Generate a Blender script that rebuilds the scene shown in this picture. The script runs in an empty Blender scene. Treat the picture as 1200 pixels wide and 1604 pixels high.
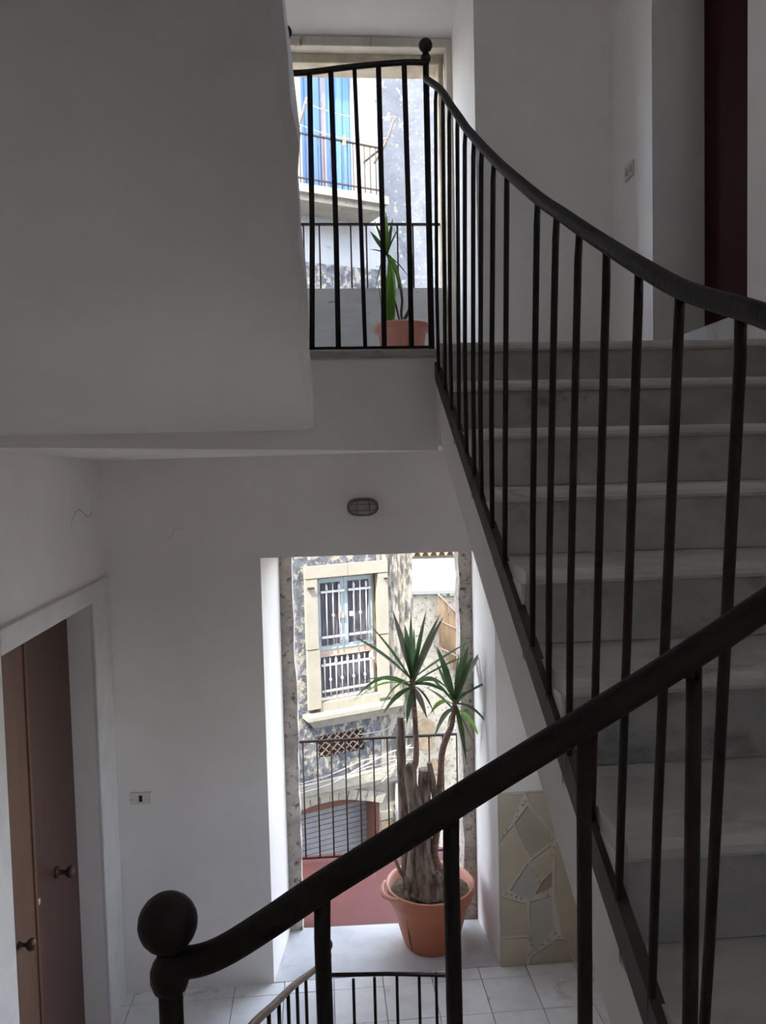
import bpy, math, random
from mathutils import Vector, Matrix
random.seed(7)
scene = bpy.context.scene
col = scene.collection

# ------------------------------------------------------------------ camera
EYE = Vector((0.0, 0.0, 2.95))
F_PX, YAW, PITCH, ROLL = 1231.0, 0.078, 0.0548, -0.0238
cam_d = bpy.data.cameras.new('camera')
cam = bpy.data.objects.new('camera', cam_d)
col.objects.link(cam)
cam_d.sensor_fit = 'VERTICAL'
cam_d.sensor_height = 24.0
cam_d.lens = F_PX / 1604.0 * 24.0
cam_d.clip_start = 0.02
fwd = Vector((math.sin(YAW) * math.cos(PITCH), math.cos(YAW) * math.cos(PITCH), -math.sin(PITCH)))
rgt = Vector((math.cos(YAW), -math.sin(YAW), 0))
upv = rgt.cross(fwd)
r2 = rgt * math.cos(ROLL) + upv * math.sin(ROLL)
u2 = -rgt * math.sin(ROLL) + upv * math.cos(ROLL)
cam.matrix_world = Matrix(((r2.x, u2.x, -fwd.x, EYE.x), (r2.y, u2.y, -fwd.y, EYE.y), (r2.z, u2.z, -fwd.z, EYE.z), (0, 0, 0, 1)))
scene.camera = cam

# ------------------------------------------------------------------ sky, sun, exposure
world = bpy.data.worlds.new('World')
scene.world = world
world.use_nodes = True
nt = world.node_tree
nt.nodes.clear()
wo = nt.nodes.new('ShaderNodeOutputWorld')
bg = nt.nodes.new('ShaderNodeBackground')
sky = nt.nodes.new('ShaderNodeTexSky')
sky.sky_type = 'NISHITA'
sky.sun_disc = False
sky.sun_elevation = math.radians(58)
sky.sun_rotation = math.radians(217)
sky.air_density = 1.0
sky.dust_density = 1.5
hz = nt.nodes.new('ShaderNodeHueSaturation')
hz.inputs['Saturation'].default_value = 0.5
nt.links.new(sky.outputs[0], hz.inputs['Color'])
nt.links.new(hz.outputs[0], bg.inputs[0])
nt.links.new(bg.outputs[0], wo.inputs[0])
bg.inputs[1].default_value = 0.82
sun_d = bpy.data.lights.new('sun', 'SUN')
sun = bpy.data.objects.new('sun', sun_d)
col.objects.link(sun)
sun_d.energy = 7.0
sun_d.angle = math.radians(0.6)
sun_d.color = (1.0, 0.95, 0.87)
sun.rotation_euler = Vector((0.38, 0.5, -1.0)).to_track_quat('-Z', 'Y').to_euler()
sun.location = (-4, -5, 16)
vs = scene.view_settings
vs.view_transform = 'Standard'
vs.look = 'None'
vs.gamma = 1.0
vs.use_curve_mapping = False
vs.exposure = 1.5
scene.cycles.use_denoising = True
scene.cycles.max_bounces = 14
scene.cycles.diffuse_bounces = 8
scene.cycles.sample_clamp_indirect = 6.0

# ------------------------------------------------------------------ materials
def lin(c):
    return tuple((v / 255 / 12.92 if v / 255 <= 0.04045 else ((v / 255 + 0.055) / 1.055) ** 2.4) for v in c)

def mat(name, c1, c2=None, scale=6.0, rough=0.7, bump=0.0, bscale=None, lo=0.35, hi=0.65, c3=None, scale3=2.0, lo3=0.5, hi3=0.6,
        stretch=(1, 1, 1), metallic=0.0, rand=0.0, detail=6.0, spec=0.4, coat=0.0):
    """Noise-mottled principled material; colours in linear albedo."""
    m = bpy.data.materials.new(name)
    m.use_nodes = True
    t = m.node_tree
    p = t.nodes['Principled BSDF']
    p.inputs['Roughness'].default_value = rough
    p.inputs['Metallic'].default_value = metallic
    p.inputs['Specular IOR Level'].default_value = spec
    p.inputs['Coat Weight'].default_value = coat
    c2 = c2 or c1
    tc = t.nodes.new('ShaderNodeTexCoord')
    mp = t.nodes.new('ShaderNodeMapping')
    mp.inputs['Scale'].default_value = stretch
    t.links.new(tc.outputs['Object'], mp.inputs['Vector'])
    vec = mp.outputs['Vector']
    if rand:
        oi = t.nodes.new('ShaderNodeObjectInfo')
        ad = t.nodes.new('ShaderNodeVectorMath'); ad.operation = 'MULTIPLY_ADD'
        cb = t.nodes.new('ShaderNodeCombineXYZ')
        for i in range(3):
            t.links.new(oi.outputs['Random'], cb.inputs[i])
        ad.inputs[1].default_value = (37, 53, 71)
        t.links.new(cb.outputs[0], ad.inputs[0])
        t.links.new(vec, ad.inputs[2])
        vec = ad.outputs[0]

    def noise(sc, det):
        n = t.nodes.new('ShaderNodeTexNoise')
        n.inputs['Scale'].default_value = sc
        n.inputs['Detail'].default_value = det
        n.inputs['Roughness'].default_value = 0.62
        t.links.new(vec, n.inputs['Vector'])
        return n

    def ramp(src, a, b, lo, hi):
        r = t.nodes.new('ShaderNodeMapRange')
        r.inputs['From Min'].default_value = lo
        r.inputs['From Max'].default_value = hi
        t.links.new(src, r.inputs['Value'])
        mx = t.nodes.new('ShaderNodeMix'); mx.data_type = 'RGBA'
        t.links.new(r.outputs[0], mx.inputs['Factor'])
        if isinstance(a, tuple): mx.inputs['A'].default_value = (*a, 1)
        else: t.links.new(a, mx.inputs['A'])
        mx.inputs['B'].default_value = (*b, 1)
        return mx.outputs['Result']
    n1 = noise(scale, detail)
    out = ramp(n1.outputs[0], tuple(c1), tuple(c2), lo, hi)
    if c3:
        n3 = noise(scale3, 8.0)
        out = ramp(n3.outputs[0], out, tuple(c3), lo3, hi3)
    if rand:
        hs = t.nodes.new('ShaderNodeHueSaturation')
        mr = t.nodes.new('ShaderNodeMapRange')
        mr.inputs['To Min'].default_value = 1 - rand
        mr.inputs['To Max'].default_value = 1 + rand
        t.links.new(oi.outputs['Random'], mr.inputs['Value'])
        t.links.new(mr.outputs[0], hs.inputs['Value'])
        t.links.new(out, hs.inputs['Color'])
        out = hs.outputs[0]
    t.links.new(out, p.inputs['Base Color'])
    if bump:
        nb = noise(bscale or scale * 3, 6.0)
        b = t.nodes.new('ShaderNodeBump')
        b.inputs['Strength'].default_value = bump
        b.inputs['Distance'].default_value = 0.02
        t.links.new(nb.outputs[0], b.inputs['Height'])
        t.links.new(b.outputs[0], p.inputs['Normal'])
    return m

M = {}
M['plaster'] = mat('white_plaster', (.78, .745, .725), (.84, .81, .785), 1.6, .85, .10, 9)
M['plaster_reveal'] = M['plaster']
M['iron'] = mat('dark_painted_iron', (.014, .010, .009), (.022, .015, .013), 30, .55, .25, 60, spec=.28)
M['iron_worn'] = mat('worn_brown_iron', (.02, .012, .010), (.038, .022, .017), 25, .58, .3, 70, spec=.28, c3=(.20, .13, .09), scale3=55, lo3=.70, hi3=.76)
M['rail_brown'] = mat('worn_brown_handrail', (.10, .06, .04), (.2, .13, .09), 30, .38, .2, 60)
M['string'] = mat('dark_brown_string', (.05, .035, .03), (.085, .06, .05), 20, .6, .2, 50)
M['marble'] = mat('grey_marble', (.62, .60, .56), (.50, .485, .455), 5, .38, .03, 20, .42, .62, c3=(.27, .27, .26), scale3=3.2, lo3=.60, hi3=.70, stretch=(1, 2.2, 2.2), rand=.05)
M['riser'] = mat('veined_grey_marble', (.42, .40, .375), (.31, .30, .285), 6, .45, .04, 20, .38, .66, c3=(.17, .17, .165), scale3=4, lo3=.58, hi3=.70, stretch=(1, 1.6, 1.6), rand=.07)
M['tile'] = mat('white_veined_tile', (.80, .80, .79), (.70, .705, .71), 6, .22, .02, 20, .45, .65, c3=(.40, .40, .41), scale3=5, lo3=.60, hi3=.72, rand=.06)
M['grout'] = mat('tile_grout', (.30, .29, .28), (.22, .21, .2), 20, .9)
M['threshold'] = mat('white_marble_threshold', (.56, .57, .57), (.48, .49, .50), 5, .18, .02, 20, .45, .65, c3=(.36, .36, .37), scale3=4, lo3=.58, hi3=.74)
M['stone_jamb'] = mat('rough_grey_stone', (.58, .53, .47), (.34, .305, .275), 9, .95, .8, 25, .35, .68, c3=(.13, .12, .115), scale3=26, lo3=.56, hi3=.66)
M['slab_beige'] = mat('olive_beige_slab', (.52, .46, .34), (.43, .385, .29), 4, .5, .03, 20, rand=.10)
M['slab_grey'] = mat('warm_grey_slab', (.47, .44, .385), (.40, .375, .335), 4, .5, .03, 20, rand=.08)
M['slab_brown'] = mat('brown_slab', (.33, .25, .17), (.27, .21, .15), 4, .5, .03, 20)
M['white_grout'] = mat('pale_mosaic_grout', (.62, .585, .51), (.54, .51, .44), 20, .85)
M['door'] = mat('brown_varnished_door', (.085, .036, .024), (.062, .027, .019), 3, .36, .03, 30, stretch=(1, 6, .7), spec=.3)
M['door_light'] = mat('lighter_brown_door', (.16, .078, .045), (.13, .062, .038), 3, .36, .03, 30, stretch=(1, 6, .7), spec=.3)
M['door_dark'] = mat('dark_red_brown_door', (.035, .007, .005), (.025, .005, .004), 3, .6, .03, 30, stretch=(1, 6, .7), spec=.08)
M['trim_white'] = mat('white_painted_stone', (.72, .70, .69), (.62, .605, .60), 5, .7, .12, 15)
M['wood_white'] = mat('old_white_painted_wood', (.62, .58, .50), (.5, .46, .4), 9, .65, .15, 30, stretch=(1, 1, .3), c3=(.28, .22, .17), scale3=14, lo3=.64, hi3=.70)
M['lintel'] = mat('stained_cream_lintel', (.62, .55, .42), (.42, .36, .28), 8, .8, .2, 30)
M['parapet'] = mat('peeling_pale_plaster', (.62, .63, .62), (.52, .53, .53), 4, .85, .2, 20, c3=(.24, .24, .24), scale3=7, lo3=.66, hi3=.69, stretch=(.6, 1, 2.4))
M['terracotta'] = mat('terracotta_plastic', (.50, .165, .085), (.43, .14, .075), 4, .5, .04, 30)
M['pot_inside'] = mat('pale_terracotta_rim', (.62, .30, .20), (.55, .25, .17), 6, .55)
M['pot_pink'] = mat('pink_terracotta_plastic', (.76, .33, .25), (.70, .30, .22), 4, .5)
M['soil'] = mat('dry_potting_soil', (.09, .065, .045), (.2, .155, .11), 40, .95, 1.0, 60)
M['bark'] = mat('grey_brown_bark', (.32, .25, .20), (.075, .055, .045), 26, .9, 1.0, 34, .40, .62, stretch=(1, 1, .22))
M['stem_ring'] = mat('ringed_brown_stem', (.34, .21, .17), (.18, .11, .09), 18, .85, .7, 40, stretch=(.4, .4, 2.6))
M['red_floor'] = mat('faded_red_floor_paint', (.125, .036, .029), (.10, .029, .024), 3, .5, .05, 20, c3=(.17, .10, .09), scale3=5, lo3=.68, hi3=.76)
M['plate'] = mat('ivory_switch_plate', (.66, .63, .55), (.62, .59, .52), 8, .4)
M['black'] = mat('black_plastic', (.015, .015, .015), None, 8, .4)
M['brass'] = mat('tarnished_bronze', (.12, .085, .055), (.07, .05, .035), 30, .4, .1, 60, metallic=.7)
M['chrome'] = mat('worn_bright_metal', (.55, .52, .5), None, 8, .35, metallic=.8)
M['lamp_body'] = mat('weathered_grey_lamp', (.28, .24, .20), (.18, .15, .13), 18, .7, .1)
M['lamp_glass'] = mat('dusty_lamp_glass', (.46, .42, .38), (.38, .34, .31), 8, .3)
M['crack'] = mat('crack_grey', (.40, .38, .36), None, 8, .95)  # flat grey of the plaster cracks
# outside
M['facade'] = mat('grey_stained_plaster', (0.031, 0.034, 0.041), (0.088, 0.092, 0.102), 14, .95, .5, 40, .35, .62, c3=(0.204, 0.187, 0.150), scale3=16, lo3=.50, hi3=.58, stretch=(1, 1, .8), detail=12)
M['facade_streak'] = mat('streaked_plaster', (0.034, 0.033, 0.031), (0.088, 0.082, 0.075), 12, .95, .5, 40, c3=(0.218, 0.197, 0.156), scale3=13, lo3=.46, hi3=.56, stretch=(1.4, 1.4, .35), detail=12)
M['facade_white'] = mat('whitewashed_plaster', (0.234, 0.237, 0.239), (0.211, 0.217, 0.222), 4, .9, .2, 30, c3=(0.089, 0.092, 0.095), scale3=11, lo3=.63, hi3=.69)
M['facade_grey'] = mat('blue_grey_plaster', (.055, .06, .07), (.08, .086, .097), 4, .95, .3, 20, c3=(.17, .17, .165), scale3=14, lo3=.58, hi3=.64, detail=10)
M['stone_cream'] = mat('cream_limestone', (0.211, 0.194, 0.153), (0.190, 0.172, 0.134), 5, .85, .15, 25, c3=(0.128, 0.114, 0.089), scale3=11, lo3=.66, hi3=.74)
M['stone_pale'] = mat('weathered_pale_stone', (0.243, 0.225, 0.183), (0.176, 0.164, 0.138), 7, .95, .6, 25, c3=(0.104, 0.101, 0.087), scale3=16, lo3=.60, hi3=.68)
M['rubble'] = mat('pale_rubble_wall', (0.323, 0.295, 0.238), (0.238, 0.214, 0.171), 9, .95, 1.0, 14, c3=(0.085, 0.081, 0.076), scale3=15, lo3=.56, hi3=.64, detail=10)
M['frame_blue'] = mat('pale_blue_window_paint', (0.213, 0.246, 0.253), (0.180, 0.213, 0.221), 8, .6)
M['frame_pink'] = mat('faded_pink_paint', (0.253, 0.172, 0.135), (0.270, 0.229, 0.180), 9, .7)
M['bar_white'] = mat('white_painted_bar', (.36, .36, .35), (.32, .32, .31), 14, .5)
M['curtain'] = mat('dim_curtain_behind_glass', (.035, .032, .042), (.10, .092, .105), 9, .5, stretch=(4, 4, .35), lo=.42, hi=.66, spec=.2)
M['shutter_blue'] = mat('bright_blue_shutter', (.045, .105, .36), (.065, .135, .42), 6, .6, .05, 20, stretch=(4, 4, .3))
M['shutter_stile'] = mat('grey_mauve_stile', (.13, .115, .13), (.10, .09, .105), 8, .7)
M['lattice'] = mat('weathered_brown_lattice', (.30, .22, .17), (.22, .155, .115), 9, .8)
M['void'] = mat('dark_brown_interior', (.05, .025, .022), None, 8, .9)
M['lunette'] = mat('brown_painted_board', (.13, .055, .038), (.11, .046, .032), 5, .7)
M['roller'] = mat('grey_roller_shutter', (.13, .13, .142), (.17, .17, .178), 6, .5)
M['wood_grey'] = mat('grey_weathered_wood', (.22, .17, .13), (.16, .125, .10), 12, .85)
M['pipe'] = mat('grey_drainpipe', (.24, .24, .25), (.2, .2, .21), 7, .7)
M['cane'] = mat('golden_cane', (0.245, 0.156, 0.075), (0.150, 0.092, 0.044), 14, .75, stretch=(1, 1, .4), rand=.01)
M['roof_tile'] = mat('red_clay_tile', (.30, .11, .065), (.36, .19, .12), 10, .85, rand=.15)
M['roof_white'] = mat('whitewashed_roof', (0.239, 0.239, 0.234), (0.222, 0.222, 0.217), 3, .9, .1)
M['cream_wall'] = mat('cream_house_wall', (0.206, 0.178, 0.128), (0.190, 0.167, 0.125), 3, .9, .1)
M['street'] = mat('pale_stone_street', (0.248, 0.236, 0.217), (0.186, 0.180, 0.167), 3, .9, .2)
M['cable'] = mat('white_cable', (0.231, 0.231, 0.224), None, 8, .6)
M['cord'] = mat('white_cord', (0.222, 0.228, 0.237), None, 8, .6)
M['peg_orange'] = mat('orange_plastic', (0.383, 0.099, 0.027), None, 8, .5)
M['peg_yellow'] = mat('yellow_plastic', (0.360, 0.225, 0.054), None, 8, .5)
M['peg_red'] = mat('red_plastic', (0.315, 0.045, 0.027), None, 8, .5)
M['brown_stone'] = mat('ochre_stone', (.24, .18, .11), (.15, .11, .07), 8, .9, .7, 20)

def leaf_mat(name, c, c2):
    m = mat(name, c, c2, 3, .42, rand=.22, stretch=(2, 2, 2))
    t = m.node_tree
    p = t.nodes['Principled BSDF']
    tr = t.nodes.new('ShaderNodeBsdfTranslucent')
    src = p.inputs['Base Color'].links[0].from_socket
    g = t.nodes.new('ShaderNodeGamma'); g.inputs[1].default_value = .8
    t.links.new(src, g.inputs[0]); t.links.new(g.outputs[0], tr.inputs[0])
    mx = t.nodes.new('ShaderNodeMixShader'); mx.inputs[0].default_value = .4
    t.links.new(p.outputs[0], mx.inputs[1]); t.links.new(tr.outputs[0], mx.inputs[2])
    t.links.new(mx.outputs[0], t.nodes['Material Output'].inputs[0])
    return m
M['leaf'] = leaf_mat('yucca_leaf_green', (.05, .105, .04), (.085, .155, .055))
M['leaf_bright'] = leaf_mat('bright_backlit_leaf', (.15, .33, .04), (.22, .42, .06))  # backlighting put into the leaf colour; also plain bright green leaves
M['leaf_dry'] = leaf_mat('dull_leaf', (.16, .15, .11), (.10, .12, .08))

# ------------------------------------------------------------------ mesh helpers
class MB:
    def __init__(s):
        s.v, s.f, s.sm = [], [], []
    def add(s, verts, faces, smooth=False):
        o = len(s.v)
        s.v += [Vector(p) for p in verts]
        s.f += [tuple(i + o for i in f) for f in faces]
        s.sm += [smooth] * len(faces)
        return s
    def hexa(s, b, t):
        """b, t: four corners of the bottom and of the top ring, counter-clockwise from above."""
        return s.add(list(b) + list(t), [(3, 2, 1, 0), (4, 5, 6, 7), (0, 1, 5, 4), (1, 2, 6, 5), (2, 3, 7, 6), (3, 0, 4, 7)])
    def box(s, x0, x1, y0, y1, z0, z1, bev=0.0):
        if bev <= 0:
            return s.hexa([(x0, y0, z0), (x1, y0, z0), (x1, y1, z0), (x0, y1, z0)], [(x0, y0, z1), (x1, y0, z1), (x1, y1, z1), (x0, y1, z1)])
        b = min(bev, (x1 - x0) / 2.2, (y1 - y0) / 2.2, (z1 - z0) / 2.2)
        def ring(z, i):
            return [(x0 + b + i, y0 + i, z), (x1 - b - i, y0 + i, z), (x1 - i, y0 + b + i, z), (x1 - i, y1 - b - i, z),
                    (x1 - b - i, y1 - i, z), (x0 + b + i, y1 - i, z), (x0 + i, y1 - b - i, z), (x0 + i, y0 + b + i, z)]
        R = [ring(z0, b * .7), ring(z0 + b, 0), ring(z1 - b, 0), ring(z1, b * .7)]
        V = sum(R, [])
        Fc = [tuple(range(7, -1, -1)), tuple(range(24, 32))]
        for k in range(3):
            for i in range(8):
                j = (i + 1) % 8
                Fc.append((k * 8 + i, k * 8 + j, k * 8 + 8 + j, k * 8 + 8 + i))
        return s.add(V, Fc)
    def prism(s, poly, ext):
        """extrude a planar polygon of 3D points along vector ext."""
        n = len(poly); e = Vector(ext)
        P = [Vector(p) for p in poly]
        V = P + [p + e for p in P]
        Fc = [tuple(range(n - 1, -1, -1)), tuple(range(n, 2 * n))]
        Fc += [(i, (i + 1) % n, n + (i + 1) % n, n + i) for i in range(n)]
        return s.add(V, Fc)
    def tube(s, pts, r, n=10, cap=True):
        P = [Vector(p) for p in pts]
        R = r if isinstance(r, (list, tuple)) else [r] * len(P)
        V, Fc = [], []
        prev = None
        for i, p in enumerate(P):
            d = (P[min(i + 1, len(P) - 1)] - P[max(i - 1, 0)]).normalized()
            if prev is None:
                a = Vector((0, 0, 1)) if abs(d.z) < .9 else Vector((0, 1, 0))
                x = d.cross(a).normalized()
            else:
                x = (prev - d * prev.dot(d)).normalized()
            prev = x
            y = d.cross(x)
            for k in range(n):
                th = 2 * math.pi * k / n
                V.append(p + (x * math.cos(th) + y * math.sin(th)) * R[i])
        for i in range(len(P) - 1):
            for k in range(n):
                k2 = (k + 1) % n
                Fc.append((i * n + k, i * n + k2, (i + 1) * n + k2, (i + 1) * n + k))
        s.add(V, Fc, True)
        if cap:
            o = len(s.v) - len(V)
            s.f += [tuple(o + k for k in range(n - 1, -1, -1)), tuple(o + (len(P) - 1) * n + k for k in range(n))]
            s.sm += [False, False]
        return s
    def lathe(s, c, prof, n=24, squash=(1, 1), wob=None):
        V, Fc = [], []
        for i, (r, z) in enumerate(prof):
            for k in range(n):
                th = 2 * math.pi * k / n
                dz = wob(th, i) if wob else 0
                V.append((c[0] + r * math.cos(th) * squash[0], c[1] + r * math.sin(th) * squash[1], c[2] + z + dz))
        for i in range(len(prof) - 1):
            for k in range(n):
                k2 = (k + 1) % n
                Fc.append((i * n + k, i * n + k2, (i + 1) * n + k2, (i + 1) * n + k))
        return s.add(V, Fc, True)
    def ball(s, c, r, n=20, sq=1.0):
        prof = [(max(1e-4, r * math.sin(math.pi * i / 12)), -r * sq * math.cos(math.pi * i / 12)) for i in range(13)]
        return s.lathe(c, prof, n)
    def build(s, name, m, parent=None, label=None):
        off = world_loc(parent) if parent else Vector((0, 0, 0))
        me = bpy.data.meshes.new(name)
        me.from_pydata([p - off for p in s.v], [], s.f)
        me.polygons.foreach_set('use_smooth', s.sm)
        me.materials.append(M[m] if isinstance(m, str) else m)
        me.update()
        o = bpy.data.objects.new(name, me)
        col.objects.link(o)
        if parent: o.parent = parent
        if label: o['label'] = label
        return o

def world_loc(o):
    p = Vector((0, 0, 0))
    while o:
        p += o.location
        o = o.parent
    return p

def smooth_path(pts, n=6):
    P = [Vector(p) for p in pts]
    out = []
    for i in range(len(P) - 1):
        p0 = P[max(i - 1, 0)]; p1 = P[i]; p2 = P[i + 1]; p3 = P[min(i + 2, len(P) - 1)]
        for k in range(n):
            t = k / n
            out.append(.5 * ((2 * p1) + (p2 - p0) * t + (2 * p0 - 5 * p1 + 4 * p2 - p3) * t * t + (3 * p1 - p0 - 3 * p2 + p3) * t ** 3))
    out.append(P[-1])
    return out

def at_y(path, y):
    for a, b in zip(path, path[1:]):
        if (a.y - y) * (b.y - y) <= 0 and a.y != b.y:
            return a.lerp(b, (y - a.y) / (b.y - a.y))
    return path[0] if abs(path[0].y - y) < abs(path[-1].y - y) else path[-1]

def at_x(path, x):
    for a, b in zip(path, path[1:]):
        if (a.x - x) * (b.x - x) <= 0 and a.x != b.x:
            return a.lerp(b, (x - a.x) / (b.x - a.x))
    return path[0] if abs(path[0].x - x) < abs(path[-1].x - x) else path[-1]

def thing(name, label, cat, loc=(0, 0, 0), group=None):
    o = bpy.data.objects.new(name, None)
    o.empty_display_size = .1
    col.objects.link(o)
    o.location = loc
    o['label'] = label
    o['category'] = cat
    if group: o['group'] = group
    return o

def tag(o, label, cat, group=None):
    o['label'] = label; o['category'] = cat
    if group: o['group'] = group
    return o

def struct(o, label=None):
    o['kind'] = 'structure'
    if label: o['label'] = label
    return o

def copy_at(o, parent, loc, rot=None):
    c = o.copy()
    col.objects.link(c)
    c.parent = parent
    c.location = loc
    if rot is not None: c.rotation_euler = rot
    return c

def wall_hole(mb, pt, outer, front, back, d0, d1):
    """wall slab with one opening; pt(a, d, z) maps along-wall, depth and height to world. front/back: opening on either face."""
    def ring(r, d):
        return [pt(r[0], d, r[2]), pt(r[1], d, r[2]), pt(r[1], d, r[3]), pt(r[0], d, r[3])]
    V = ring(outer, d0) + ring(front, d0) + ring(outer, d1) + ring(back, d1)
    Fc = []
    for i in range(4):
        j = (i + 1) % 4
        Fc += [(i, j, 4 + j, 4 + i), (8 + j, 8 + i, 12 + i, 12 + j), (4 + i, 4 + j, 12 + j, 12 + i), (j, i, 8 + i, 8 + j)]
    mb.add(V, Fc)

# ------------------------------------------------------------------ dimensions
XL, XR = -1.208, 1.679           # side walls of the stairwell
YF, YO = 4.43, 4.93              # inner and outer face of the street wall
YB = -1.5                        # back wall of the half landing
RISE, GOING = 0.17, 0.2855
Y0, Z_UP = 2.83, 3.40            # top nosing of the upper flight, upper landing level
XS = 0.438                       # open side of the upper flight
Z_MID = Z_UP - 11 * RISE
SLOPE = RISE / GOING
Z_ROOF = 6.45

# ------------------------------------------------------------------ setting: walls
mb = MB()
fy = lambda a, d, z: (a, d, z)
wall_hole(mb, fy, (-4.5, 5.0, -2.9, 3.2), (-.35, .977, -.06, 2.466), (-.275, .942, -.06, 2.43), YF, YO)
wall_hole(mb, fy, (-4.5, 5.0, 3.2, Z_ROOF + .1), (-.40, .913, 3.36, 5.9), (-.33, .868, 3.36, 5.565), YF, YO)
wall_far = struct(mb.build('wall_far', 'plaster'))
mb = MB()
fx = lambda a, d, z: (d, a, z)
wall_hole(mb, fx, (YB, YF, -1.8, Z_ROOF), (2.955, 4.13, 0.0, 2.296), (2.955, 4.13, 0.0, 2.296), XL, XL - .22)
wall_left = struct(mb.build('wall_left', 'plaster'))
mb = MB()
wall_hole(mb, fx, (2.2, YF, -1.8, 3.2), (2.80, 3.56, 1.05, 2.20), (2.83, 3.53, 1.05, 2.17), XR, XR + .34)  # added opening hidden by the stair, lights the lower left wall
wall_hole(mb, fx, (2.2, YF, 3.2, Z_ROOF), (2.985, 3.857, 3.38, 5.75), (2.985, 3.857, 3.38, 5.75), XR, XR + .34)
wall_hole(mb, fx, (YB, 2.2, -1.8, Z_ROOF), (.72, 1.32, 4.40, 5.30), (.74, 1.30, 4.42, 5.28), XR, XR + .34)  # added opening out of view, brings daylight onto the steps
wall_right = struct(mb.build('wall_right', 'plaster'))
mb = MB()
WX0, WX1, WZ0, WZ1 = .66, 1.06, 2.80, 3.20
wall_hole(mb, fy, (XL - .22, XR + .34, 4.8, Z_ROOF), (.50, 1.00, 5.40, 5.90), (.52, .98, 5.40, 5.88), YB, YB - .3)  # added unseen opening, brightens the upper landing walls
wall_hole(mb, fy, (XL - .22, XR + .34, 1.4, 4.8), (WX0 - .04, WX1 + .04, WZ0, WZ1 + .04), (WX0, WX1, WZ0, WZ1), YB, YB - .3)  # added unseen opening behind the camera for fill light
wall_hole(mb, fy, (XL - .22, XR + .34, -1.8, 1.4), (1.0, 1.60, -1.7, .05), (1.02, 1.58, -1.7, .03), YB, YB - .3)  # added unseen opening low down, brightens the lower landing
struct(mb.build('wall_back', 'plaster'))
w2 = struct(MB().box(WX0, WX0 + .04, YB - .27, YB - .22, WZ0, WZ1).build('window_added', 'wood_white'), 'small timber window added unseen behind the viewer to brighten the stairwell')  # timber frame set in the added fill-light opening
MB().box(WX1 - .04, WX1, YB - .27, YB - .22, WZ0, WZ1).build('frame_post', 'wood_white', w2)
MB().box(WX0 + .04, WX1 - .04, YB - .27, YB - .22, WZ0, WZ0 + .04).build('frame_rail', 'wood_white', w2)
MB().box(WX0 + .04, WX1 - .04, YB - .27, YB - .22, WZ1 - .04, WZ1).build('frame_rail', 'wood_white', w2)
struct(MB().box(XL - .22, XR + .34, YB - .2, YF, Z_ROOF, Z_ROOF + .1).build('ceiling', 'plaster'))
struct(MB().box(XL, XR, YB, YF, -1.8, -1.7).build('floor', 'grout'))

# cracks in the plaster
def crack(pts, parent, w=.004):
    P = [Vector(p) for p in pts]
    m = MB()
    m.tube(smooth_path(P, 4), [w * (.35 + .65 * math.sin(math.pi * (i + .5) / (4 * (len(P) - 1) + 1))) for i in range(4 * (len(P) - 1) + 1)], 5)
    return m.build('crack', 'crack', parent)
crack([(XL, 3.88, 2.70), (XL, 3.94, 2.755), (XL, 4.04, 2.782), (XL, 4.15, 2.742), (XL, 4.23, 2.748), (XL, 4.284, 2.836)], wall_left, .0022)
crack([(-.851, YF, 2.594), (-.83, YF, 2.61), (-.815, YF, 2.642), (-.759, YF, 2.648)], wall_far, .0014)

# upper landing slab (its underside is the ceiling of the lower landing)
mb = MB()
YE = 2.90
mb.hexa([(XL, YE, 3.060), (XS, YE, 3.012), (XS, YF, 3.045), (XL, YF, 3.032)], [(XL, YE, 3.36), (XS, YE, 3.36), (XS, YF, 3.36), (XL, YF, 3.36)])
mb.hexa([(XS, Y0 + .03, 3.03), (XR, Y0 + .03, 3.03), (XR, YF, 3.045), (XS, YF, 3.045)], [(XS, Y0 + .03, 3.36), (XR, Y0 + .03, 3.36), (XR, YF, 3.36), (XS, YF, 3.36)])
fl_up = struct(mb.build('floor', 'plaster'))
MB().box(XL + .001, XS + .02, YE - .012, YE + .20, 3.355, 3.385, .006).build('edge_slab', 'riser', fl_up)
proto = None
for i in range(7):
    for j in range(3):
        x0 = XL + .002 + i * .412; y0 = YE + .202 + j * .4425
        t = MB().box(x0, min(x0 + .409, XR - .002), y0, y0 + .439, 3.355, 3.40, .003).build('tile', 'tile', fl_up)
# the infill in front of the tiles where the stair arrives
MB().box(XS + .022, XR - .002, Y0 + .28, YE + .20, 3.355, 3.398).build('tile', 'tile', fl_up)

# lower landing
fl_low = struct(MB().box(XL, XR, Y0, YF, -.30, -.012).build('floor', 'grout'))
TW = .283
edges_y = [YF - .001, YF - .108] + [YF - .108 - TW * k for k in range(1, 7)]
edges_x = [XL + .002] + [.846 - TW * k for k in range(7, -3, -1) if XL + .03 < .846 - TW * k < XR - .03] + [XR - .002]
for ya, yb0 in zip(edges_y, edges_y[1:]):
    yb0 = max(yb0, Y0)
    if ya - yb0 < .04: continue
    for xa, xb in zip(edges_x, edges_x[1:]):
        MB().box(xa, xb - .004, yb0 + .004, ya, -.02, random.uniform(-.0015, .0015), .0015).build('tile', 'tile', fl_low)
# half landing the picture is taken from
mid = struct(MB().box(XL, XR, YB, -.03, Z_MID - .22, Z_MID).box(XL, XS - .02, -.03, .60, Z_MID - .22, Z_MID).build('floor', 'marble'))
# half landing above
struct(MB().box(XL, XR, YB, .56, 4.73, 4.95).build('ceiling', 'plaster'))

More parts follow.
